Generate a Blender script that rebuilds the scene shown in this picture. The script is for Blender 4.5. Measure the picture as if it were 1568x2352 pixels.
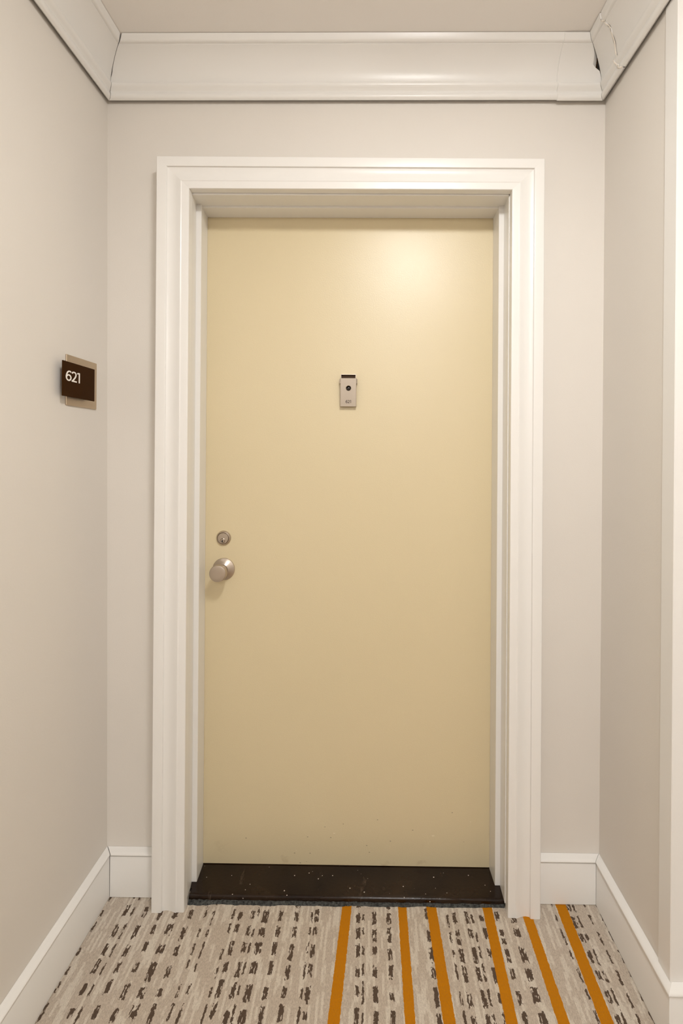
import bpy, bmesh, math, random
from mathutils import Matrix, Vector

random.seed(7)
for o in list(bpy.data.objects):
    bpy.data.objects.remove(o, do_unlink=True)
scene = bpy.context.scene
COL = scene.collection

# ------------------------------------------------------------------ camera
F_PX, W_PX, H_PX = 1045.0, 1568.0, 2352.0
PX, PY = 842.643, 1039.318
CAM = Vector((0.0, -1.32996, 1.29379))
RT = Vector((0.999931, 0.009775, 0.006539))
UP = Vector((-0.006525, -0.001533, 0.999978))
FW = Vector((-0.009785, 0.999951, 0.00147))
cd = bpy.data.cameras.new('camera')
cd.sensor_fit = 'VERTICAL'
cd.sensor_height = 36.0
cd.sensor_width = 24.0
cd.lens = F_PX * 36.0 / H_PX
cd.shift_x = (W_PX / 2 - PX) / H_PX
cd.shift_y = (PY - H_PX / 2) / H_PX
cd.clip_start = 0.02
cam = bpy.data.objects.new('camera', cd)
COL.objects.link(cam)
m = Matrix((RT, UP, -FW)).transposed().to_4x4()
m.translation = CAM
cam.matrix_world = m
scene.camera = cam

# ------------------------------------------------------------------ world, exposure
wd = bpy.data.worlds.new('world')
scene.world = wd
wd.use_nodes = True
wd.node_tree.nodes['Background'].inputs[0].default_value = (0.8, 0.75, 0.68, 1)
wd.node_tree.nodes['Background'].inputs[1].default_value = 0.0     # closed interior
vs = scene.view_settings
scene.display_settings.display_device = 'sRGB'
vs.view_transform = 'Standard'
vs.look = 'None'
vs.gamma = 1.0
vs.use_curve_mapping = False
vs.exposure = 0.0
LAMP_STRENGTH = 83.0
LAMP_COLOR = (1.0, 0.995, 0.985)
LAMPS = [((0.21, -1.165), 'round frosted ceiling lamp nearest the door alcove', 1.0),
         ((0.21, -3.60), 'added unseen middle fill lamp, round and frosted, on the corridor ceiling', 1.65),  # added fill behind the viewer, brighter so more light reaches the lower door
         ((0.21, -6.05), 'added unseen round frosted fill lamp near the rear corridor wall', 1.0)]  # second added fill lamp, out of view, evens out the door

# ------------------------------------------------------------------ dimensions (metres)
XLB, XLT = -0.7672, -0.7835       # left wall leans a little
XRB, XRT = 0.6680, 0.6738
ZC = 2.4500                       # ceiling
ZCR = 2.3172                      # underside of crown
CRD = 0.083                       # crown projection
HB, TB = 0.1355, 0.016            # baseboard
YCOR = -0.3170                    # outer corner of the alcove
YREAR = -7.6
XEND = 1.187                      # right side of the corridor outside the alcove
CL, CR_ = -0.6103, 0.4785         # casing outer
IL, IR = -0.5183, 0.3885          # casing inner
CTL, CTR = 2.1268, 2.1195         # casing top, left/right (slightly out of level)
ITL, ITR = 2.0362, 2.0332
TC = 0.0574
YD = 0.0848                       # door face

def xl(z): return XLB + (XLT - XLB) * z / ZCR
def xr(z): return XRB + (XRT - XRB) * z / ZCR

# ------------------------------------------------------------------ node helpers
class NT:
    def __init__(s, name):
        s.mat = bpy.data.materials.new(name)
        s.mat.use_nodes = True
        s.t = s.mat.node_tree
        s.bsdf = s.t.nodes['Principled BSDF']
    def node(s, typ, **kw):
        n = s.t.nodes.new(typ)
        for k, v in kw.items(): setattr(n, k, v)
        return n
    def put(s, sock, v):
        if hasattr(v, 'is_linked') or isinstance(v, bpy.types.NodeSocket):
            s.t.links.new(v, sock)
        elif isinstance(v, (tuple, list)):
            v = tuple(v)
            n = len(sock.default_value)
            sock.default_value = (v + (1.0,))[:n] if len(v) < n else v[:n]
        else:
            sock.default_value = v
    def math(s, op, a, b=0.0, c=0.0, clamp=False):
        n = s.node('ShaderNodeMath', operation=op, use_clamp=clamp)
        s.put(n.inputs[0], a); s.put(n.inputs[1], b); s.put(n.inputs[2], c)
        return n.outputs[0]
    def coord(s):
        return s.node('ShaderNodeTexCoord').outputs['Object']
    def sep(s, v):
        n = s.node('ShaderNodeSeparateXYZ'); s.put(n.inputs[0], v); return n.outputs
    def comb(s, x, y, z=0.0):
        n = s.node('ShaderNodeCombineXYZ')
        for i, v in enumerate((x, y, z)): s.put(n.inputs[i], v)
        return n.outputs[0]
    def mapping(s, v, scale):
        n = s.node('ShaderNodeMapping'); s.put(n.inputs['Vector'], v); n.inputs['Scale'].default_value = scale
        return n.outputs[0]
    def noise(s, v, scale, detail=2.0, rough=0.5, dist=0.0):
        n = s.node('ShaderNodeTexNoise'); s.put(n.inputs['Vector'], v)
        n.inputs['Scale'].default_value = scale; n.inputs['Detail'].default_value = detail
        n.inputs['Roughness'].default_value = rough; n.inputs['Distortion'].default_value = dist
        return n.outputs['Fac']
    def voronoi(s, v, scale):
        n = s.node('ShaderNodeTexVoronoi'); s.put(n.inputs['Vector'], v); n.inputs['Scale'].default_value = scale
        return n.outputs['Distance'], n.outputs['Color']
    def mix(s, f, a, b):
        n = s.node('ShaderNodeMix', data_type='RGBA'); s.put(n.inputs[0], f)
        s.put(n.inputs[6], a); s.put(n.inputs[7], b)
        return n.outputs[2]
    def ramp(s, v, lo, hi):
        n = s.node('ShaderNodeMapRange'); n.clamp = True
        s.put(n.inputs[0], v); n.inputs[1].default_value = lo; n.inputs[2].default_value = hi
        return n.outputs[0]
    def bump(s, h, strength, dist=0.001):
        n = s.node('ShaderNodeBump'); s.put(n.inputs['Height'], h)
        n.inputs['Strength'].default_value = strength; n.inputs['Distance'].default_value = dist
        s.t.links.new(n.outputs[0], s.bsdf.inputs['Normal'])
    def out(s, color=None, rough=None, metal=None, spec=None):
        if color is not None: s.put(s.bsdf.inputs['Base Color'], color)
        if rough is not None: s.put(s.bsdf.inputs['Roughness'], rough)
        if metal is not None: s.put(s.bsdf.inputs['Metallic'], metal)
        if spec is not None: s.put(s.bsdf.inputs['Specular IOR Level'], spec)
        return s.mat

def paint(name, col, rough, var=0.03, bump=0.15, bscale=500, spec=0.5, vscale=3.0):
    n = NT(name); c = n.coord()
    f = n.noise(c, vscale, 3)
    dark = tuple(x * (1 - var) for x in col); lite = tuple(min(1, x * (1 + var)) for x in col)
    n.out(n.mix(f, dark, lite), rough, 0.0, spec)
    if bump: n.bump(n.noise(c, bscale, 2), bump, 0.0006)
    return n.mat

def metal(name, col, rough, brushed=0.0):
    n = NT(name); c = n.coord()
    v = n.noise(n.mapping(c, (1, 1, 12)), 220, 3)
    n.out(n.mix(v, tuple(x * 0.9 for x in col), col), n.math('MULTIPLY_ADD', v, 0.12, rough - 0.06), 1.0)
    n.bump(v, 0.05 + brushed, 0.0003)
    return n.mat

M_WALL = paint('wall_paint', (0.755, 0.712, 0.655), 0.55, 0.025, 0.25, 260, 0.35)
M_CEIL = paint('ceiling_paint', (0.910, 0.870, 0.825), 0.8, 0.02, 0.2, 200, 0.2)
M_TRIM = paint('trim_paint', (0.835, 0.815, 0.780), 0.30, 0.015, 0.08, 160, 0.5)
M_CAULK = paint('caulk', (0.86, 0.79, 0.69), 0.4, 0.02, 0.1, 300)
M_WOOD = paint('raw_wood', (0.42, 0.25, 0.11), 0.7, 0.2, 0.3, 90, 0.3, 60)
M_VOID = paint('dark_cavity', (0.05, 0.035, 0.025), 0.9, 0.2, 0.1, 90, 0.1)
M_NICKEL = metal('satin_nickel', (0.56, 0.485, 0.41), 0.32)
M_SATIN = metal('satin_nickel_plate', (0.47, 0.405, 0.335), 0.42)
M_SLOTSHADE = metal('shaded_slot_metal', (0.10, 0.065, 0.045), 0.5)  # shade of the knocker's open recess put into the metal colour
M_PLATE = metal('champagne_plate', (0.60, 0.49, 0.36), 0.45, 0.1)
M_BROWN = paint('sign_brown', (0.036, 0.0125, 0.0012), 0.5, 0.05, 0.0, 300, 0.05)
M_WHITE = paint('sign_white', (0.92, 0.87, 0.80), 0.5, 0.01, 0.0)
M_ENGRAVE = paint('engraving_fill', (0.045, 0.03, 0.02), 0.6, 0.1, 0.0)
M_BLACKHOLE = paint('key_slot_black', (0.008, 0.006, 0.005), 0.6, 0.1, 0.0)
def glass_dark():
    n = NT('viewer_glass'); c = n.coord()
    f = n.noise(c, 40, 1)
    return n.out(n.mix(f, (0.006, 0.004, 0.006), (0.012, 0.008, 0.010)), 0.06, 0.0, 0.8)
M_LENS = glass_dark()

def door_material():
    n = NT('door_paint'); c = n.coord(); x, y, z = n.sep(c)
    base = n.mix(n.noise(c, 2.2, 3), (0.680, 0.578, 0.370), (0.710, 0.603, 0.390))
    # paint chips and scuffs that gather low on the door
    low = n.ramp(z, 0.34, 0.01)
    d, vc = n.voronoi(n.mapping(c, (26, 1, 60)), 1.0)
    r = n.sep(vc)
    pick = n.math('GREATER_THAN', n.math('ADD', r[0], n.math('MULTIPLY', low, 0.13)), 1.035)
    chip = n.math('MULTIPLY', pick, n.math('LESS_THAN', d, 0.11))
    base = n.mix(chip, base, (0.80, 0.71, 0.52))
    d2, vc2 = n.voronoi(n.mapping(c, (34, 1, 52)), 1.0)
    r2 = n.sep(vc2)
    pick2 = n.math('GREATER_THAN', n.math('ADD', r2[1], n.math('MULTIPLY', low, 0.15)), 1.04)
    spot = n.math('MULTIPLY', pick2, n.math('LESS_THAN', d2, 0.085))
    base = n.mix(n.math('MULTIPLY', spot, 0.5), base, (0.12, 0.07, 0.03))
    low2 = n.ramp(z, 0.10, 0.01)
    smear = n.math('MULTIPLY', low2, n.ramp(n.noise(n.mapping(c, (14, 1, 22)), 1.0, 5, 0.65), 0.60, 0.78))
    base = n.mix(n.math('MULTIPLY', smear, 0.5), base, (0.28, 0.17, 0.06))
    n.out(base, n.math('MULTIPLY_ADD', n.noise(c, 6, 2), 0.05, 0.345), 0.0, 0.68)
    n.bump(n.noise(c, 300, 2, 0.6), 0.36, 0.0007)
    return n.mat
M_DOOR = door_material()

def threshold_material():
    n = NT('black_threshold_paint'); c = n.coord()
    base = n.mix(n.ramp(n.noise(c, 9, 4), 0.35, 0.7), (0.009, 0.0035, 0.0018), (0.024, 0.012, 0.005))
    scuff = n.ramp(n.noise(n.mapping(c, (30, 9, 9)), 1.0, 6, 0.7), 0.62, 0.80)
    base = n.mix(n.math('MULTIPLY', scuff, 0.35), base, (0.30, 0.22, 0.16))
    d, vc = n.voronoi(c, 95)
    r = n.sep(vc)
    spk = n.math('MULTIPLY', n.math('GREATER_THAN', r[0], 0.78), n.math('LESS_THAN', d, n.math('MULTIPLY_ADD', r[1], 0.13, 0.05)))
    base = n.mix(n.math('MULTIPLY', spk, 0.85), base, (0.75, 0.66, 0.58))
    n.out(base, n.math('MULTIPLY_ADD', n.noise(c, 30, 3), 0.16, 0.10), 0.0, 0.28)
    n.bump(n.noise(c, 120, 4), 0.35, 0.001)
    return n.mat
M_THRESH = threshold_material()

def sealant_material():
    n = NT('grey_sealant'); c = n.coord()
    f = n.ramp(n.noise(c, 160, 4, 0.7), 0.35, 0.68)
    n.out(n.mix(f, (0.008, 0.009, 0.009), (0.095, 0.097, 0.090)), 0.85, 0.0, 0.3)
    n.bump(n.noise(c, 260, 3), 0.6, 0.002)
    return n.mat
M_SEAL = sealant_material()

def carpet_material():
    n = NT('carpet'); c = n.coord(); x, y, z = n.sep(c)
    PER = 1.435
    n1 = n.noise(n.comb(n.math('MULTIPLY', x, 6.0), n.math('MULTIPLY', y, 5.0)), 1.0, 2)
    xw = n.math('ADD', x, n.math('MULTIPLY', n.math('SUBTRACT', n1, 0.5), 0.010))
    xm = n.math('WRAP', xw, 0.668, 0.668 - PER)
    # ragged tuft edges
    rag = n.noise(n.comb(n.math('MULTIPLY', x, 150.0), n.math('MULTIPLY', y, 110.0)), 1.0, 3, 0.6)
    rag2 = n.noise(n.comb(n.math('MULTIPLY', x, 150.0), n.math('MULTIPLY', y, 110.0), 7.3), 1.0, 3, 0.6)
    xr_ = n.math('ADD', xm, n.math('MULTIPLY', n.math('SUBTRACT', rag, 0.5), 0.011))
    cols = [(-.749, 7), (-.6853, 7), (-.6669, 5), (-.628, 12), (-.5837, 12), (-.5426, 13), (-.5015, 13), (-.4571, 5), (-.4343, 6),
            (-.3812, 7), (-.3596, 11), (-.3281, 10), (-.3119, 5), (-.2902, 12), (-.2479, 14), (-.2033, 14), (-.1632, 6), (-.1469, 8),
            (-.0287, 9), (-.0164, 9), (.014, 11), (.0543, 14), (.1436, 5), (.161, 8), (.2188, 8), (.2417, 11), (.2712, 10), (.2864, 5),
            (.3115, 11), (.3552, 10), (.3989, 12), (.5202, 5), (.5705, 8), (.5835, 8), (.6176, 10), (.6548, 9)]
    rnd = random.Random(3)
    mask = None; ident = None
    for k in range(0, len(cols), 12):
        cr = n.node('ShaderNodeValToRGB'); cr.color_ramp.interpolation = 'CONSTANT'
        el = cr.color_ramp.elements
        while len(el) > 1: el.remove(el[-1])
        el[0].position = 0.0; el[0].color = (0, 0, 0, 1)
        for cx, w in cols[k:k + 12]:
            a = (cx - w * 0.0005 - (0.668 - PER)) / PER; b = (cx + w * 0.0005 - (0.668 - PER)) / PER
            e = el.new(max(0.001, a)); e.color = (rnd.random(), 1, 0.3 + 0.7 * min(1, w / 13), 1)
            e = el.new(min(0.999, b)); e.color = (0, 0, 0, 1)
        n.put(cr.inputs[0], n.math('DIVIDE', n.math('SUBTRACT', xr_, 0.668 - PER), PER))
        sc = n.node('ShaderNodeSeparateColor'); n.put(sc.inputs[0], cr.outputs[0])
        mask = sc.outputs[1] if mask is None else n.math('ADD', mask, sc.outputs[1])
        ident = sc.outputs[0] if ident is None else n.math('ADD', ident, sc.outputs[0])
    # rows of dashes
    slow = n.noise(n.comb(n.math('MULTIPLY', ident, 37.0), n.math('MULTIPLY', y, 14.0)), 1.0, 2)
    t = n.math('DIVIDE', n.math('ADD', y, 0.045), -0.0455)
    t = n.math('ADD', t, n.math('MULTIPLY', n.math('SUBTRACT', slow, 0.5), 1.1))
    t = n.math('ADD', t, n.math('MULTIPLY', n.math('SUBTRACT', ident, 0.5), 0.22))
    t = n.math('ADD', t, n.math('MULTIPLY', n.math('SUBTRACT', rag2, 0.5), 0.55))
    row = n.math('FLOOR', t)
    fr = n.math('FRACT', t)
    wn = n.node('ShaderNodeTexWhiteNoise', noise_dimensions='2D')
    n.put(wn.inputs['Vector'], n.comb(n.math('MULTIPLY', ident, 91.0), row))
    duty = n.math('MULTIPLY_ADD', wn.outputs['Value'], 0.28, 0.46)
    dash = n.math('LESS_THAN', fr, duty)
    holes = n.noise(n.comb(n.math('MULTIPLY', x, 210.0), n.math('MULTIPLY', y, 60.0), 3.1), 1.0, 2)
    dash = n.math('MULTIPLY', dash, n.math('LESS_THAN', holes, 0.60))
    dark = n.math('MULTIPLY', mask, dash, clamp=True)
    # cream dashes
    ccol = n.math('FLOOR', n.math('DIVIDE', n.math('ADD', xw, n.math('MULTIPLY', n.math('SUBTRACT', rag2, 0.5), 0.0030)), 0.0058))
    cn = n.noise(n.comb(n.math('MULTIPLY', ccol, 17.37), n.math('MULTIPLY', y, 16.0), 1.7), 1.0, 1, 0.5)
    cream = n.ramp(n.math('ADD', cn, n.math('MULTIPLY', n.math('SUBTRACT', rag, 0.5), 0.16)), 0.52, 0.58)
    fib = n.noise(n.comb(n.math('MULTIPLY', x, 1.0), n.math('MULTIPLY', y, 1.0)), 700.0, 3, 0.7)
    fib2 = n.noise(n.comb(n.math('MULTIPLY', x, 420.0), n.math('MULTIPLY', y, 160.0), 4.0), 1.0, 2, 0.6)
    base = n.mix(n.ramp(fib2, 0.25, 0.75), (0.485, 0.400, 0.318), (0.735, 0.632, 0.520))
    base = n.mix(n.math('MULTIPLY', cream, 0.72), base, n.mix(n.ramp(fib2, 0.25, 0.75), (0.720, 0.640, 0.535), (0.890, 0.815, 0.700)))
    base = n.mix(dark, base, n.mix(fib2, (0.078, 0.052, 0.036), (0.155, 0.108, 0.078)))
    # orange stripes: x = c + k*(y + .04)
    stripes = [((-.0752, -.0493), (-.092, -.0634)), ((.0837, .1083), (.0846, .1083)), ((.1661, .192), (.1706, .2012)),
               ((.3246, .3504), (.313, .3417)), ((.4311, .4589), (.4328, .4586)), ((.5376, .5636), (.528, .5617))]
    yc = n.math('MAXIMUM', n.math('ADD', y, 0.04), -0.36)
    xs = n.math('WRAP', x, 0.668, 0.668 - PER)
    xs = n.math('ADD', xs, n.math('MULTIPLY', n.math('SUBTRACT', rag, 0.5), 0.005))
    org = None
    for (a0, a1), (b0, b1) in stripes:
        c0, c1 = (a0 + a1) / 2, (b0 + b1) / 2; w = ((a1 - a0) + (b1 - b0)) / 4
        k = (c1 - c0) / -0.256
        ctr = n.math('MULTIPLY_ADD', yc, k, c0)
        s_ = n.math('LESS_THAN', n.math('ABSOLUTE', n.math('SUBTRACT', xs, ctr)), w)
        org = s_ if org is None else n.math('MAXIMUM', org, s_)
    ocol = n.mix(fib2, (0.540, 0.190, 0.0025), (0.660, 0.250, 0.0045))
    base = n.mix(org, base, ocol)
    base = n.mix(n.ramp(fib, 0.34, 0.46), n.mix(0.5, base, (0.16, 0.11, 0.08)), base)
    n.out(base, 0.95, 0.0, 0.1)
    h = n.math('ADD', fib, n.math('MULTIPLY', fib2, 0.6))
    n.bump(h, 0.7, 0.003)
    return n.mat
M_CARPET = carpet_material()

def lamp_material(k=1.0):
    n = NT('lamp_diffuser_glow'); c = n.coord()
    n.out((0.9, 0.9, 0.88), 0.5)
    n.bsdf.inputs['Emission Color'].default_value = LAMP_COLOR + (1.0,)
    n.bsdf.inputs['Emission Strength'].default_value = LAMP_STRENGTH * k
    return n.mat
M_LAMPRING = metal('lamp_ring_metal', (0.62, 0.58, 0.52), 0.3)

# ------------------------------------------------------------------ mesh helpers
def link(name, verts, faces, mat, parent=None, smooth=None, mats=None):
    me = bpy.data.meshes.new(name)
    me.from_pydata([tuple(v) for v in verts], [], faces)
    me.validate()
    bm = bmesh.new(); bm.from_mesh(me)
    bmesh.ops.recalc_face_normals(bm, faces=bm.faces)
    bm.to_mesh(me); bm.free()
    me.materials.append(mat)
    if smooth is not None:
        me.polygons.foreach_set('use_smooth', [True] * len(me.polygons))
        me.set_sharp_from_angle(angle=math.radians(smooth))
    o = bpy.data.objects.new(name, me)
    COL.objects.link(o)
    if parent is not None: o.parent = parent
    return o

def tag(o, label, cat=None, kind=None, group=None):
    o['label'] = label
    if cat: o['category'] = cat
    if kind: o['kind'] = kind
    if group: o['group'] = group
    return o

def empty(name, loc):
    o = bpy.data.objects.new(name, None); COL.objects.link(o); o.location = loc
    o.empty_display_size = 0.05
    return o

def adopt(child, parent):
    """parent while keeping world-space vertices (parents only translate)"""
    off = Vector(parent.location)
    pp = parent.parent
    while pp is not None: off += Vector(pp.location); pp = pp.parent
    for v in child.data.vertices: v.co -= off
    child.parent = parent
    return child

def box_vf(x0, x1, y0, y1, z0, z1):
    v = [(x, y, z) for z in (z0, z1) for y in (y0, y1) for x in (x0, x1)]
    f = [(0, 2, 3, 1), (4, 5, 7, 6), (0, 1, 5, 4), (2, 6, 7, 3), (0, 4, 6, 2), (1, 3, 7, 5)]
    return v, f

def merge(*parts):
    V, Fc = [], []
    for v, f in parts:
        b = len(V); V += list(v); Fc += [tuple(i + b for i in q) for q in f]
    return V, Fc

def bevel(o, w, seg=2, ang=30):
    bm = bmesh.new(); bm.from_mesh(o.data)
    ed = [e for e in bm.edges if e.is_manifold and e.calc_face_angle(0) > math.radians(ang)]
    bmesh.ops.bevel(bm, geom=ed, offset=w, segments=seg, affect='EDGES', profile=0.5)
    bm.to_mesh(o.data); bm.free()
    o.data.polygons.foreach_set('use_smooth', [True] * len(o.data.polygons))
    o.data.set_sharp_from_angle(angle=math.radians(18))
    return o

def loft(rings, close_ring=True, caps=True):
    """rings: list of equal-length vertex loops"""
    V = [p for r in rings for p in r]; n = len(rings[0]); Fc = []
    for i in range(len(rings) - 1):
        for j in range(n if close_ring else n - 1):
            k = (j + 1) % n
            Fc.append((i * n + j, i * n + k, (i + 1) * n + k, (i + 1) * n + j))
    if caps and close_ring:
        Fc.append(tuple(range(n))); b = (len(rings) - 1) * n
        Fc.append(tuple(b + j for j in range(n)))
    return V, Fc

def lathe_y(cx, cz, yface, prof, seg=40):
    """solid of revolution about an axis along -Y; prof = [(radius, proud)]"""
    rings = []
    for r, p in prof:
        rings.append([(cx + max(r, 1e-5) * math.cos(2 * math.pi * k / seg), yface - p,
                       cz + max(r, 1e-5) * math.sin(2 * math.pi * k / seg)) for k in range(seg)])
    return loft(rings)

def ribbon(pts, w):
    """2D stroke -> polygon strip (list of left, list of right)"""
    L, R_ = [], []
    n = len(pts)
    for i, p in enumerate(pts):
        a = pts[max(0, i - 1)]; b = pts[min(n - 1, i + 1)]
        dx, dy = b[0] - a[0], b[1] - a[1]; l = math.hypot(dx, dy) or 1
        nx, ny = -dy / l * w / 2, dx / l * w / 2
        L.append((p[0] + nx, p[1] + ny)); R_.append((p[0] - nx, p[1] - ny))
    return L, R_

def smooth_pts(pts, it=2):
    for _ in range(it):
        q = [pts[0]]
        for a, b in zip(pts[:-1], pts[1:]):
            q += [(a[0] * .75 + b[0] * .25, a[1] * .75 + b[1] * .25), (a[0] * .25 + b[0] * .75, a[1] * .25 + b[1] * .75)]
        pts = q + [pts[-1]]
    return pts

GLYPH = {
    '6': [([(.63, .86), (.56, .93), (.44, .955), (.29, .90), (.16, .73), (.08, .50), (.07, .33), (.12, .17), (.23, .07), (.36, .045),
            (.50, .09), (.60, .20), (.63, .33), (.60, .45), (.50, .55), (.36, .585), (.23, .55), (.12, .45), (.08, .36)], True)],
    '2': [([(.05, .80), (.10, .90), (.22, .955), (.36, .955), (.49, .89), (.54, .77), (.52, .62), (.43, .45), (.28, .27), (.06, .04)], True),
          ([(.01, .06), (.62, .06)], False)],
    '1': [([(.30, 0), (.30, 1.0)], False), ([(.04, .90), (.16, .94), (.32, .95)], False)],
}
def glyph_mesh(ch, h, weight, depth, place):
    """place(u, v, d) -> world; u right, v up, d proud"""
    V, Fc = [], []
    for si, (pts, sm) in enumerate(GLYPH[ch]):
        if sm: pts = smooth_pts(pts)
        L, R_ = ribbon([(a * h, b * h) for a, b in pts], weight)
        rings = [[place(l[0], l[1], 0), place(l[0], l[1], depth * (1 + .3 * si + .25 * i / len(L))), place(r[0], r[1], depth * (1 + .3 * si + .25 * i / len(L))), place(r[0], r[1], 0)] for i, (l, r) in enumerate(zip(L, R_))]
        V, Fc = merge((V, Fc), loft(rings))
    return V, Fc

# ------------------------------------------------------------------ shell
def struct(o, label, cat): return tag(o, label, cat, 'structure')

v, f = box_vf(XLT - 0.25, XEND + 0.1, YREAR - 0.1, 0.30, -0.05, 0.0)
floor = struct(link('floor', v, f, M_CARPET), 'beige striped carpet with brown dashes and orange bands covering the floor', 'floor')
v, f = box_vf(XLT - 0.25, XEND + 0.1, YREAR - 0.1, 0.30, ZC, ZC + 0.05)
struct(link('ceiling', v, f, M_CEIL), 'plain beige painted ceiling above the door alcove', 'ceiling')

ZT = ZC + 0.01
def lean_wall(name, pts_b, pts_t, label):
    n = len(pts_b)
    V = [(x, y, 0.0) for x, y in pts_b] + [(x, y, ZT) for x, y in pts_t]
    Fc = [tuple(range(n)), tuple(range(n, 2 * n))] + [(i, (i + 1) % n, n + (i + 1) % n, n + i) for i in range(n)]
    return struct(link(name, V, Fc, M_WALL), label, 'wall')

lean_wall('wall_left', [(xl(0), 0.13), (xl(0), YREAR), (xl(0) - .12, YREAR), (xl(0) - .12, .13)],
          [(xl(ZT), 0.13), (xl(ZT), YREAR), (xl(ZT) - .12, YREAR), (xl(ZT) - .12, .13)],
          'long beige wall left of the door carrying the room number sign')
lean_wall('wall_right', [(xr(0), 0.13), (xr(0), YCOR), (xr(0) + .12, YCOR), (xr(0) + .12, .13)],
          [(xr(ZT), 0.13), (xr(ZT), YCOR), (xr(ZT) + .12, YCOR), (xr(ZT) + .12, .13)],
          'short beige alcove wall right of the door')
# back wall with door opening
OX0, OX1, OZ = -0.5445, 0.4145, 2.0605
def back_wall():
    y0, y1 = 0.0, 0.13
    x0b, x0t, x1b, x1t = xl(0), xl(ZT), xr(0), xr(ZT)
    ring = [(x0b, 0), (OX0, 0), (OX0, OZ), (OX1, OZ), (OX1, 0), (x1b, 0), (x1t, ZT), (x0t, ZT)]
    # split in quads: left pier, header, right pier
    def lerp(a, b, z): return a + (b - a) * z / ZT
    quads = [[(x0b, 0), (OX0, 0), (OX0, OZ), (lerp(x0b, x0t, OZ), OZ)],
             [(OX1, 0), (x1b, 0), (lerp(x1b, x1t, OZ), OZ), (OX1, OZ)],
             [(lerp(x0b, x0t, OZ), OZ), (OX0, OZ), (OX1, OZ), (lerp(x1b, x1t, OZ), OZ), (x1t, ZT), (x0t, ZT)]]
    V, Fc = [], []
    idx = {}
    def vid(p, y):
        key = (round(p[0], 6), round(p[1], 6), y)
        if key not in idx: idx[key] = len(V); V.append((p[0], y, p[1]))
        return idx[key]
    for q in quads:
        Fc.append(tuple(vid(p, y0) for p in q)); Fc.append(tuple(vid(p, y1) for p in q))
    for a, b in zip(ring, ring[1:] + ring[:1]):
        if a[1] == 0 and b[1] == 0 and not (a[0] in (x0b, OX1)): continue
        Fc.append((vid(a, y0), vid(b, y0), vid(b, y1), vid(a, y1)))
    return V, Fc
v, f = back_wall()
struct(link('wall_back', v, f, M_WALL), 'beige alcove wall that the yellow door is set into', 'wall')
v, f = box_vf(xr(0) + .121, XEND, YCOR, YCOR + .12, 0, ZT)
struct(link('wall_corner', v, f, M_WALL), 'narrow frontal wall beside the outer corner right of the alcove', 'wall')
v, f = box_vf(XLT - .1, XEND, YREAR - .1, YREAR, 0, ZT)
struct(link('wall_rear', v, f, M_WALL), 'rear end wall of the corridor behind the viewer', 'wall')
v, f = box_vf(XEND, XEND + .1, YREAR, YCOR + .12, 0, ZT)
struct(link('wall_corridor', v, f, M_WALL), 'long right wall of the corridor outside the alcove', 'wall')

# ------------------------------------------------------------------ crown moulding
def crown_profile():
    p = [(0.0125, 0.0), (0.0165, 0.0022), (0.0192, 0.0060), (0.0202, 0.0105), (0.0194, 0.0150), (0.0178, 0.0188), (0.0163, 0.0212),
         (0.0162, 0.0235), (0.0180, 0.0262), (0.0212, 0.0290), (0.0245, 0.0330), (0.0262, 0.0375), (0.0262, 0.0410), (0.0252, 0.0428), (0.0190, 0.0432)]
    # cove, steep low and flattening towards the ceiling
    P0, P1, P2, P3 = (0.0190, 0.0440), (0.0230, 0.0720), (0.0430, 0.0990), (0.0690, 0.1125)
    for k in range(13):
        t = k / 12; a = (1 - t) ** 3; b = 3 * t * (1 - t) ** 2; c = 3 * t * t * (1 - t); d = t ** 3
        p.append((a * P0[0] + b * P1[0] + c * P2[0] + d * P3[0], a * P0[1] + b * P1[1] + c * P2[1] + d * P3[1]))
    p += [(0.0690, 0.1138), (0.0735, 0.1142), (0.0765, 0.1160), (0.0785, 0.1190), (CRD, ZC - ZCR - 0.0012)]
    return p
CP = crown_profile()
HT = ZC - ZCR
TH = 0.007
def crown_piece(name, to_world, e0, e1, mat, parent=None, proud=0.0, drop=0.0, closed=True, n_len=1):
    """to_world(s, d, h); e0/e1(d, h): run start and end for each profile point"""
    front = [(d + proud * 0.8, h - (drop if h < 0.05 else drop * 0.5) - proud * 0.3) for d, h in CP]
    back = []
    for i, (d, h) in enumerate(CP):
        back.append((0.0072, 0.0040) if i == 0 else (max(0.0006, d - TH), min(HT - 0.001, h + TH * 0.6)))
    loop = front + back[::-1]
    r0 = [to_world(e0(d, h), d, h) for d, h in loop]
    r1 = [to_world(e1(d, h), d, h) for d, h in loop]
    v, f = loft([r0, r1], True, False)
    n = len(CP); m_ = len(loop)
    for base in (0, m_):
        for i in range(n - 1):
            f.append((base + i, base + i + 1, base + m_ - 2 - i, base + m_ - 1 - i))
    return link(name, v, f, mat, parent, smooth=32)

rj = random.Random(11)
def jag(tbl):
    def g(h):
        for (a, va), (b, vb) in zip(tbl[:-1], tbl[1:]):
            if a <= h <= b: return va + (vb - va) * (h - a) / (b - a)
        return tbl[-1][1] if h > tbl[-1][0] else tbl[0][1]
    return g

def tw_back(s, d, h): return (s, -d, ZCR + h)
def tw_left(s, d, h): return (XLT + d, s, ZCR + h)
def tw_right(s, d, h): return (XRT - d, s, ZCR + h)
def tw_corr(s, d, h): return (s, YCOR - d, ZCR + h)

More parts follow.
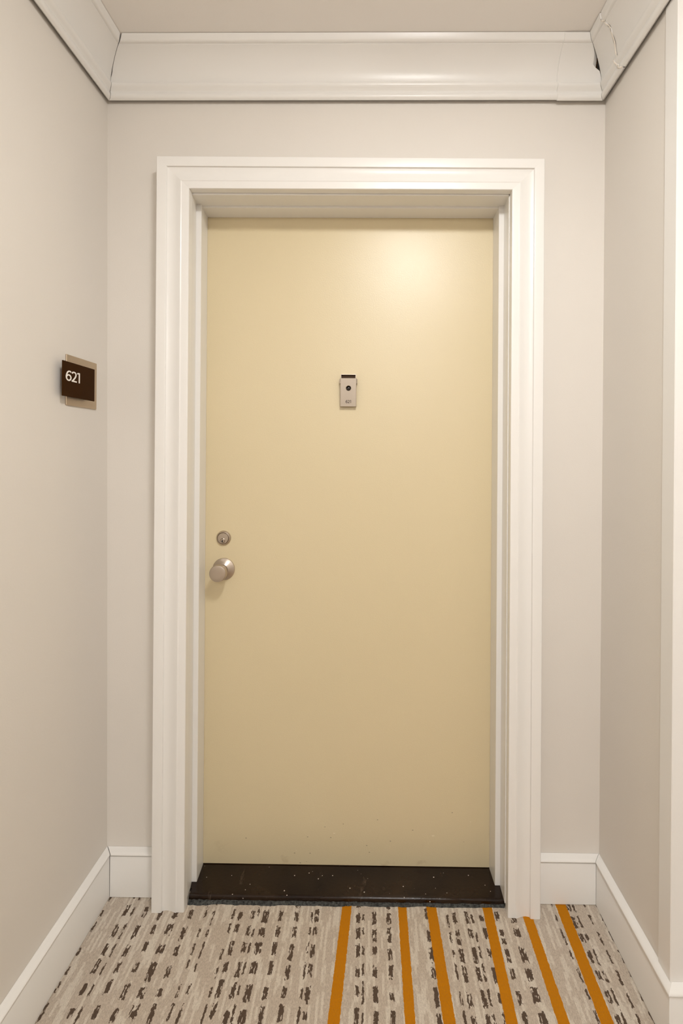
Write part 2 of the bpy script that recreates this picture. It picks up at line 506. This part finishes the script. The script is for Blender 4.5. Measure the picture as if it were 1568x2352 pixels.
gapL = jag([(-.01, .0004), (.02, .0015), (.03, .0012), (.045, .0002), (.062, .0006), (.068, .0038), (.078, .0014), (.095, .0012), (.108, .0010), (.125, .0040), (.14, .006)])
SPL_T, SPL_B = 0.5245, 0.5315
crown_b = crown_piece('trim_crown_back', tw_back, lambda d, h: XLT + d + gapL(h), lambda d, h: SPL_B + (SPL_T - SPL_B) * h / HT, M_TRIM)
struct(crown_b, 'white crown moulding running across the wall above the door', 'crown moulding')
hole = jag([(-.01, .0010), (.058, .0010), (.071, .0020), (.075, .0110), (.082, .0175), (.090, .0110), (.100, .0050), (.108, .0012), (.14, .0008)])
adopt_ = crown_piece('splice_piece', tw_back, lambda d, h: SPL_B - .004 + (SPL_T - SPL_B) * h / HT, lambda d, h: XRT - d - hole(h), M_TRIM, crown_b, proud=0.0022, drop=0.0030)
adopt_['label'] = 'short spliced length of crown, slightly lower, with an open gap at its end'
# raw wood splinters seen through the open joint
v, f = box_vf(XRT - .075, XRT - .030, -.010, -.004, ZCR + .064, ZCR + .115)
link('wood_backing', v, f, M_WOOD, crown_b)
for (za, zb, yy) in ((.081, .094, -.0265), (.092, .102, -.030)):
    V1 = [(XRT - .064, yy, ZCR + za), (XRT - .036, yy, ZCR + zb), (XRT - .036, yy, ZCR + zb + .006), (XRT - .064, yy, ZCR + za + .004),
          (XRT - .064, yy + .006, ZCR + za), (XRT - .036, yy + .006, ZCR + zb), (XRT - .036, yy + .006, ZCR + zb + .006), (XRT - .064, yy + .006, ZCR + za + .004)]
    F1 = [(0, 1, 2, 3), (4, 5, 6, 7), (0, 1, 5, 4), (2, 3, 7, 6), (0, 3, 7, 4), (1, 2, 6, 5)]
    link('wood_splinter', V1, F1, M_WOOD, crown_b)

crown_l = crown_piece('trim_crown_left', tw_left, lambda d, h: YREAR + d, lambda d, h: -d - .0002, M_TRIM)
struct(crown_l, 'white crown moulding along the top of the left wall', 'crown moulding')

# right run: cracked; corner piece ends on a ragged line
crack = jag([(-.01, .131), (.004, .121), (.010, .112), (.020, .104), (.034, .1005), (.044, .0985), (.060, .1015), (.080, .113), (.095, .124), (.105, .131), (.118, .1335), (.140, .143)])
def crack_r(h): return -(crack(h) + 0.0016 * math.sin(h * 900) + 0.001 * math.sin(h * 2100 + 1))
crown_r = crown_piece('trim_crown_right', tw_right, lambda d, h: YCOR - d, lambda d, h: crack_r(h) - .0005, M_TRIM)
struct(crown_r, 'white crown moulding on the right alcove wall with a jagged crack', 'crown moulding')
cp = crown_piece('corner_piece', tw_right, lambda d, h: crack_r(h), lambda d, h: -d, M_TRIM, crown_r, proud=0.0028, drop=0.0010)
cp['label'] = 'loose corner length of crown between the crack and the back wall'
# caulk ridge along the crack
def tube(pts, rad, seg=6):
    rings = []
    for i, p in enumerate(pts):
        a = Vector(pts[max(0, i - 1)]); b = Vector(pts[min(len(pts) - 1, i + 1)])
        t = (b - a).normalized(); u = t.orthogonal().normalized(); w = t.cross(u)
        r = rad[i] if isinstance(rad, list) else rad
        rings.append([tuple(Vector(p) + u * r * math.cos(2 * math.pi * k / seg) + w * r * math.sin(2 * math.pi * k / seg)) for k in range(seg)])
    return loft(rings)
pts = []
for d, h in CP[1:-1]:
    pts.append((XRT - d - .0022, crack_r(h), ZCR + h - .0012))
v, f = tube(pts, [0.0013 + 0.0006 * rj.random() for _ in pts])
k = link('caulk_ridge', v, f, M_CAULK, crown_r, smooth=60); k['label'] = 'bright ragged caulk ridge along the crack'
crown_c = crown_piece('trim_crown_corner', tw_corr, lambda d, h: XRT - d, lambda d, h: XEND - d, M_TRIM)
struct(crown_piece('trim_crown_corridor', lambda s, d, h: (XEND - d, s, ZCR + h), lambda d, h: YREAR + d, lambda d, h: YCOR - d, M_TRIM),
       'white crown moulding along the long right corridor wall', 'crown moulding')
struct(crown_c, 'white crown moulding on the narrow frontal wall past the outer corner', 'crown moulding')

# ------------------------------------------------------------------ baseboards
BP = [(TB - .002, 0.0), (TB, 0.002), (TB, 0.1180), (TB - .0006, 0.1192), (TB - .0060, 0.1200)]                     # board face
KP = [(TB - .0060, 0.1218), (TB + .0004, 0.1220), (TB + .0022, 0.1230), (TB + .0030, 0.1246), (TB + .0028, 0.1264), (TB + .0012, 0.1284), (TB - .003, 0.1308),
      (TB - .009, 0.1330), (TB - .0135, 0.1346), (0.0012, HB)]
def base_piece(name, tw, e0, e1, label):
    def piece(nm, prof, top, bot, parent):
        loop = prof + [(0.0004, top), (0.0004, bot)]
        r0 = [tw(e0(d), d, h) for d, h in loop]; r1 = [tw(e1(d), d, h) for d, h in loop]
        v, f = loft([r0, r1])
        return link(nm, v, f, M_TRIM, parent, smooth=35)
    b = piece(name, BP, 0.1200, 0.0, None)
    struct(b, label, 'baseboard')
    piece('cap_moulding', KP, HB, 0.1218, b)
    return b
def tb_back(s, d, h): return (s, -d, h)
def tb_left(s, d, h): return (xl(h) + d, s, h)
def tb_right(s, d, h): return (xr(h) - d, s, h)
def tb_corr(s, d, h): return (s, YCOR - .004 - d, h)
base_piece('baseboard_back_left', tb_back, lambda d: XLB + d + .0014, lambda d: CL - .0004, 'short white baseboard between left corner and door casing')
base_piece('baseboard_back_right', tb_back, lambda d: CR_ + .0004, lambda d: XRB - d - .0008, 'short white baseboard between door casing and right corner')
base_piece('baseboard_left', tb_left, lambda d: YREAR + d, lambda d: -d, 'long white baseboard receding along the left wall')
base_piece('baseboard_right', tb_right, lambda d: YCOR - .004 - d, lambda d: -d, 'white baseboard along the right alcove wall')
base_piece('baseboard_corner', tb_corr, lambda d: XRB - d, lambda d: XEND - d, 'white baseboard on the narrow frontal wall past the right corner')
base_piece('baseboard_corridor', lambda s, d, h: (XEND - d, s, h), lambda d: YREAR + d, lambda d: YCOR - .004 - d, 'long white baseboard along the right corridor wall')

# corner board on the outer corner
def corner_board():
    def ringz(z):
        x = xr(z)
        a = 0.0042
        return [(x - a, YCOR + .0375, z), (x - a, YCOR - a + .0015, z), (x - a + .0015, YCOR - a, z), (x + .088, YCOR - a, z), (x + .090, YCOR - a + .002, z),
                (x + .090, YCOR - .0003, z), (x - .0003, YCOR - .0003, z), (x - .0003, YCOR + .0385, z), (x - a + .001, YCOR + .0385, z)]
    return loft([ringz(HB - .001), ringz(ZCR + .004)])
v, f = corner_board()
struct(link('trim_corner', v, f, M_TRIM, smooth=30), 'white corner board wrapping the outer edge of the right alcove wall', 'corner trim')

# ------------------------------------------------------------------ door casing
U = 0.092
CPROF = [(0.026, 0.0), (0.0, 0.0), (0.0, 0.0555), (0.0018, TC), (0.0262, TC), (0.0282, 0.0566), (0.0290, 0.0545), (0.0296, 0.0522), (0.0330, 0.0510),
         (0.0400, 0.0499), (0.0470, 0.0503), (0.0540, 0.0518), (0.0610, 0.0541), (0.0670, 0.0562), (0.0692, 0.0564), (0.0703, 0.0558), (0.0712, 0.0553),
         (0.0724, 0.0552), (0.0890, 0.0552), (0.0908, 0.0546), (0.0918, 0.0530), (U, 0.0325), (0.0660, 0.0325), (0.0660, 0.0)]
CPROF = [(u, y) for u, y in CPROF if not (u == 0.026 and y == 0.0)]
casing = empty('trim_casing', (-0.065, -0.03, 0.0))
struct(casing, 'broad white moulded casing around the yellow door', 'door casing')
def lerp(a, b, t): return a + (b - a) * t
r0 = [(lerp(CL, IL, u / U), -y, 0.0) for u, y in CPROF]
r1 = [(lerp(CL, IL, u / U), -y, lerp(CTL, ITL, u / U)) for u, y in CPROF]
r2 = [(lerp(CR_, IR, u / U), -y, lerp(CTR, ITR, u / U)) for u, y in CPROF]
r3 = [(lerp(CR_, IR, u / U), -y, 0.0) for u, y in CPROF]
for nm, a, b in (('casing_leg', r0, r1), ('casing_head', r1, r2), ('casing_leg', r3, r2)):
    v, f = loft([a, b])
    adopt(link(nm, v, f, M_TRIM, smooth=28), casing)

# ------------------------------------------------------------------ threshold
TPROF = [(0.1290, 0.0), (0.1290, 0.0102), (0.0840, 0.0110), (0.0300, 0.0148), (0.0000, 0.0166), (-0.0140, 0.0176), (-0.0170, 0.0174), (-0.0190, 0.0168), (-0.0206, 0.0156), (-0.0218, 0.0138), (-0.0226, 0.0115), (-0.0228, 0.0090), (-0.0228, 0.0)]
def zthr(y):
    for (a, za), (b, zb) in zip(TPROF[1:-1], TPROF[2:]):
        if b <= y <= a: return zb + (za - zb) * (y - b) / (a - b)
    return 0.0176
tp2 = []
for (y, z) in TPROF:
    tp2.append((y, z))
    if abs(y) < 1e-6: tp2.append((-0.0005, z))
def tx(y, side):
    if y >= 0: return OX0 + .0012 if side < 0 else OX1 - .0012
    return IL + .0004 if side < 0 else IR - .0004
thr = empty('door_threshold', (-0.065, 0.05, 0.0))
tag(thr, 'worn black door threshold with pale specks under the yellow door', 'threshold')
NX = 40
rings = []
rt = random.Random(5)
for i in range(NX + 1):
    t = i / NX
    w = 0.0 if i in (0, NX) else 1.0
    rings.append([(lerp(tx(y, -1), tx(y, 1), t), y + (w * rt.uniform(-.0003, .0003) if y < -.015 else 0), z + (w * rt.uniform(-.0004, .0004) if z > .012 and y < -.01 else 0)) for y, z in tp2])
v, f = loft(rings)
adopt(link('sill_slab', v, f, M_THRESH, smooth=40), thr)
rings = []
for i in range(121):
    t = i / 120; x = lerp(IL + .001, IR - .001, t)
    w = (.0095 + .0022 * math.sin(i * .37) * math.sin(i * .11 + 1) + rt.uniform(-.0012, .0012)) * (1.1 - .55 * t)
    h = .0050 + rt.uniform(-.0009, .0012)
    yb = -.0226
    rings.append([(x, yb, .0002), (x, yb, h + .0008), (x, yb - w * .35, h), (x, yb - w * .75, h * .55), (x, yb - w, .0004)])
v, f = loft(rings)
k = adopt(link('sealant_bead', v, f, M_SEAL, smooth=50), thr); k['label'] = 'dusty grey bead where the threshold meets the carpet'

# ------------------------------------------------------------------ door jamb with stop
jamb = empty('trim_jamb', (-0.065, 0.05, 0.0))
struct(jamb, 'white door jamb with stepped stop inside the casing', 'door jamb')
def prism_z(poly, z1):
    a = [(x, y, zthr(y) if y > -.0145 else (zthr(max(y, -.0140)) if y > -.0228 else 0.018)) for x, y in poly]
    a = [(x, y, max(z, .0105) + .0003) for x, y, z in a]
    return loft([a, [(x, y, z1) for x, y in poly]])
lp = [(-.5430, -.0318), (-.5187, -.0318), (-.5205, -.0140), (-.5222, .0002), (-.5262, .020), (-.5120, .020), (-.5112, .0210), (-.5158, .0838), (-.5300, .0843), (-.5300, .1290), (-.5430, .1290)]
rp = [(.4130, -.0318), (.3863, -.0318), (.3872, -.0140), (.3878, .0002), (.3886, .024), (.3745, .024), (.3738, .0250), (.3728, .0838), (.3890, .0843), (.3890, .1290), (.4130, .1290)]
for poly in (lp, rp):
    v, f = prism_z(poly, 2.0330)
    adopt(link('jamb_leg', v, f, M_TRIM), jamb)
hp = [(-.0318, 2.0590), (-.0318, 2.0310), (-.0312, 2.0302), (.028, 2.0312), (.028, 2.0264), (.0288, 2.0256), (.0838, 2.0252), (.0843, 2.0360), (.1290, 2.0360), (.1290, 2.0590)]
v, f = loft([[(-.5435, y, z + .0008) for y, z in hp], [(.4135, y, z - .0008) for y, z in hp]])
adopt(link('jamb_head', v, f, M_TRIM), jamb)

# ------------------------------------------------------------------ door
door = empty('door_1', (-0.070, YD, 0.0))
struct(door, 'closed yellow painted apartment door with knob and peephole', 'door')
v, f = box_vf(-.5270, .3862, YD, .1285, .0122, 2.0332)
slab = adopt(bevel(link('door_slab', v, f, M_DOOR), .0016), door)

KX, KZ = -.4578, .9300
rose = adopt(link('door_knob', *lathe_y(KX, KZ, YD, [(.0345, -.0004), (.0345, .0025), (.0338, .0038), (.0322, .0046), (.0290, .0062), (.0235, .0100), (.0190, .0140), (.0175, .0152), (.0140, .0156), (.0136, .0200), (.0132, .0250)], 48), M_NICKEL, smooth=28), door)
rose['label'] = 'satin nickel round door knob on a domed rosette'
kn = link('knob', *lathe_y(KX, KZ, YD, [(.0128, .0245), (.0145, .0262), (.0185, .0300), (.0225, .0360), (.0248, .0430), (.0255, .0500), (.0255, .0560), (.0250, .0586), (.0238, .0600), (.0215, .0607), (.0120, .0612), (.0, .0613)], 48), M_NICKEL, smooth=28)
adopt(kn, door); kn.parent = rose
for q in kn.data.vertices: pass

DX, DZ = -.4588, 1.0265
db = adopt(link('deadbolt', *lathe_y(DX, DZ, YD, [(.0228, -.0004), (.0228, .0018), (.0222, .0032), (.0205, .0052), (.0192, .0066), (.0184, .0068), (.0178, .0052), (.0168, .0046), (.0165, .0076), (.0158, .0084), (.0, .0086)], 48), M_NICKEL, smooth=25), door)
db['label'] = 'satin nickel deadbolt cylinder above the knob'
pl = link('key_plug', *lathe_y(DX - .001, DZ - .0070, YD, [(.0080, .0080), (.0080, .0098), (.0072, .0104), (.0060, .0092), (.0055, .0092), (.0052, .0108), (.0, .0109)], 28), M_NICKEL, smooth=25)
adopt(pl, door); pl.parent = db
v, f = loft([[(DX - .001 + a, YD - y, DZ - .0078 + b) for a, b in ((-.0012, -.0042), (.0012, -.0042), (.0022, -.0015), (.0022, .0012), (.0010, .0034), (-.0010, .0034), (-.0022, .0012), (-.0022, -.0015))] for y in (.0100, .0112)])
ks = link('key_slot', v, f, M_BLACKHOLE); adopt(ks, door); ks.parent = db

# knocker with viewer
AX0, AX1, AZ0, AZ1 = -.0977, -.0477, 1.4365, 1.5245
bx = (AX0 + AX1) / 2
parts = [box_vf(AX0 + .0015, AX1 - .0015, YD - .0022, YD + .0003, AZ0 + .004, AZ1 + .0118),
         box_vf(AX0 + .0015, AX1 - .0015, YD - .0150, YD - .0022, AZ1 + .0104, AZ1 + .0118),
         box_vf(AX0 + .0015, AX0 + .0030, YD - .0150, YD - .0022, AZ1 - .016, AZ1 + .0104),
         box_vf(AX1 - .0030, AX1 - .0015, YD - .0150, YD - .0022, AZ1 - .016, AZ1 + .0104)]
kb = adopt(link('door_knocker', *merge(*parts), M_NICKEL), door)
kb['label'] = 'satin nickel door knocker with peephole and stamped room number'
def sub(o): adopt(o, door); o.parent = kb; return o
v, f = box_vf(AX0 + .0031, AX1 - .0031, YD - .0040, YD - .0023, AZ1 - .010, AZ1 + .0103)
sub(link('shaded_slot_back', v, f, M_SLOTSHADE))
# plate with a round hole, tilted slightly
HXc, HZc, HR = -.0722, 1.4935, .0076
def plate():
    seg = 40; YF, YB = YD - .0165, YD - .0135
    rects = []; circ = []
    for k in range(seg):
        a = 2 * math.pi * k / seg; cx, sz = math.cos(a), math.sin(a)
        tx_ = ((AX1 - HXc) / cx if cx > 1e-9 else (AX0 - HXc) / cx if cx < -1e-9 else 1e9)
        tz_ = ((AZ1 - HZc) / sz if sz > 1e-9 else (AZ0 - HZc) / sz if sz < -1e-9 else 1e9)
        t = min(tx_, tz_)
        rects.append((HXc + cx * t, HZc + sz * t)); circ.append((HXc + HR * cx, HZc + HR * sz))
    for cxn, czn in ((AX0, AZ0), (AX1, AZ0), (AX0, AZ1), (AX1, AZ1)):
        j = min(range(seg), key=lambda i: (rects[i][0] - cxn) ** 2 + (rects[i][1] - czn) ** 2)
        rects[j] = (cxn, czn)
    def tilt(z): return (AZ1 - z) * 0.045
    ins = lambda p, e: (HXc + (p[0] - HXc) * (1 - e), HZc + (p[1] - HZc) * (1 - e * .6))
    loops = [[(x, YB + tilt(z), z) for x, z in circ], [(x, YF + .0006 + tilt(z), z) for x, z in [(HXc + (a - HXc) * 1.0, HZc + (b - HZc) * 1.0) for a, b in circ]],
             [(HXc + (x - HXc) * 1.09, YF + tilt(z), HZc + (z - HZc) * 1.09) for x, z in circ],
             [(*ins(p, .035)[:1], YF + tilt(p[1]), ins(p, .035)[1]) for p in rects],
             [(x, YF + .0010 + tilt(z), z) for x, z in rects], [(x, YB + tilt(z), z) for x, z in rects]]
    V, Fc = loft(loops, True, False)
    n = seg; last = (len(loops) - 1) * n
    for j in range(n): Fc.append((last + j, last + (j + 1) % n, (j + 1) % n, j))
    return V, Fc
sub(link('knocker_plate', *plate(), M_SATIN, smooth=30))
for x0, x1 in ((AX0 - .0028, AX0 + .0004), (AX1 - .0004, AX1 + .0028)):
    v, f = box_vf(x0, x1, YD - .0125, YD - .0025, AZ1 - .0170, AZ1 - .0020)
    e = link('hinge_ear', v, f, M_SATIN); bevel(e, .0012, 2); sub(e)
v, f = lathe_y(HXc, HZc, YD, [(.0074, .0030), (.0074, .0060), (.0068, .0085), (.0052, .0108), (.0030, .0120), (.0, .0124)], 28)
sub(link('viewer_lens', v, f, M_LENS, smooth=60))
gx = HXc - .0086
for ch, adv in (('6', .0068), ('2', .0066), ('1', .0)):
    hh = .0088
    v, f = glyph_mesh(ch, hh, .0015, .0004, lambda a, b, d, g=gx: (g + a, YD - .0165 + (AZ1 - 1.4478 - b) * 0.045 + .0002 - d, 1.4478 + b))
    sub(link('numeral', v, f, M_ENGRAVE)); gx += adv

# ------------------------------------------------------------------ room sign on left wall
SXW = xl(1.475)
sign = empty('room_sign', (SXW, -0.130, 1.40))
tag(sign, 'brown and champagne room sign with white number on the left wall', 'sign')
v, f = box_vf(SXW + .0003, SXW + .0042, -.1845, -.0580, 1.4112, 1.5405)
bp = bevel(link('back_plate', v, f, M_PLATE), .0015, 2); adopt(bp, sign); bp['label'] = 'champagne metal square back plate'
v, f = box_vf(SXW + .0043, SXW + .0150, -.1750, -.1000, 1.4470, 1.5020)
adopt(link('spacer', v, f, M_PLATE), sign)
v, f = box_vf(SXW + .0152, SXW + .0185, -.2195, -.0912, 1.4305, 1.5180)
fp = bevel(link('front_plate', v, f, M_BROWN), .0009, 2); adopt(fp, sign); fp['label'] = 'dark brown front plate with white numerals'
y0 = -.2098
for ch, adv in (('6', .0224), ('2', .0206), ('1', 0)):
    v, f = glyph_mesh(ch, .0258, .0033, .0008, lambda a, b, d, g=y0: (SXW + .0184 + d, g + a * 1.2, 1.4700 + b))
    g_ = link('numeral', v, f, M_WHITE); adopt(g_, sign); g_.parent = fp; y0 += adv

# ------------------------------------------------------------------ ceiling lamps
def lamp(xy, label, k):
    t = empty('ceiling_lamp', (xy[0], xy[1], ZC))
    tag(t, label, 'ceiling lamp', group='corridor ceiling lamps')
    seg = 40
    def rev(prof):
        return loft([[(xy[0] + max(r, 1e-5) * math.cos(2 * math.pi * k / seg), xy[1] + max(r, 1e-5) * math.sin(2 * math.pi * k / seg), ZC - p) for k in range(seg)] for r, p in prof])
    adopt(link('mounting_ring', *rev([(.165, .0005), (.165, .018), (.160, .022), (.152, .022), (.150, .012)]), M_LAMPRING, smooth=40), t)
    adopt(link('diffuser', *rev([(.150, .0125), (.150, .024), (.144, .040), (.120, .055), (.080, .064), (.040, .067), (.0, .068)]), lamp_material(k), smooth=60), t)
for xy, lb, k in LAMPS: lamp(xy, lb, k)
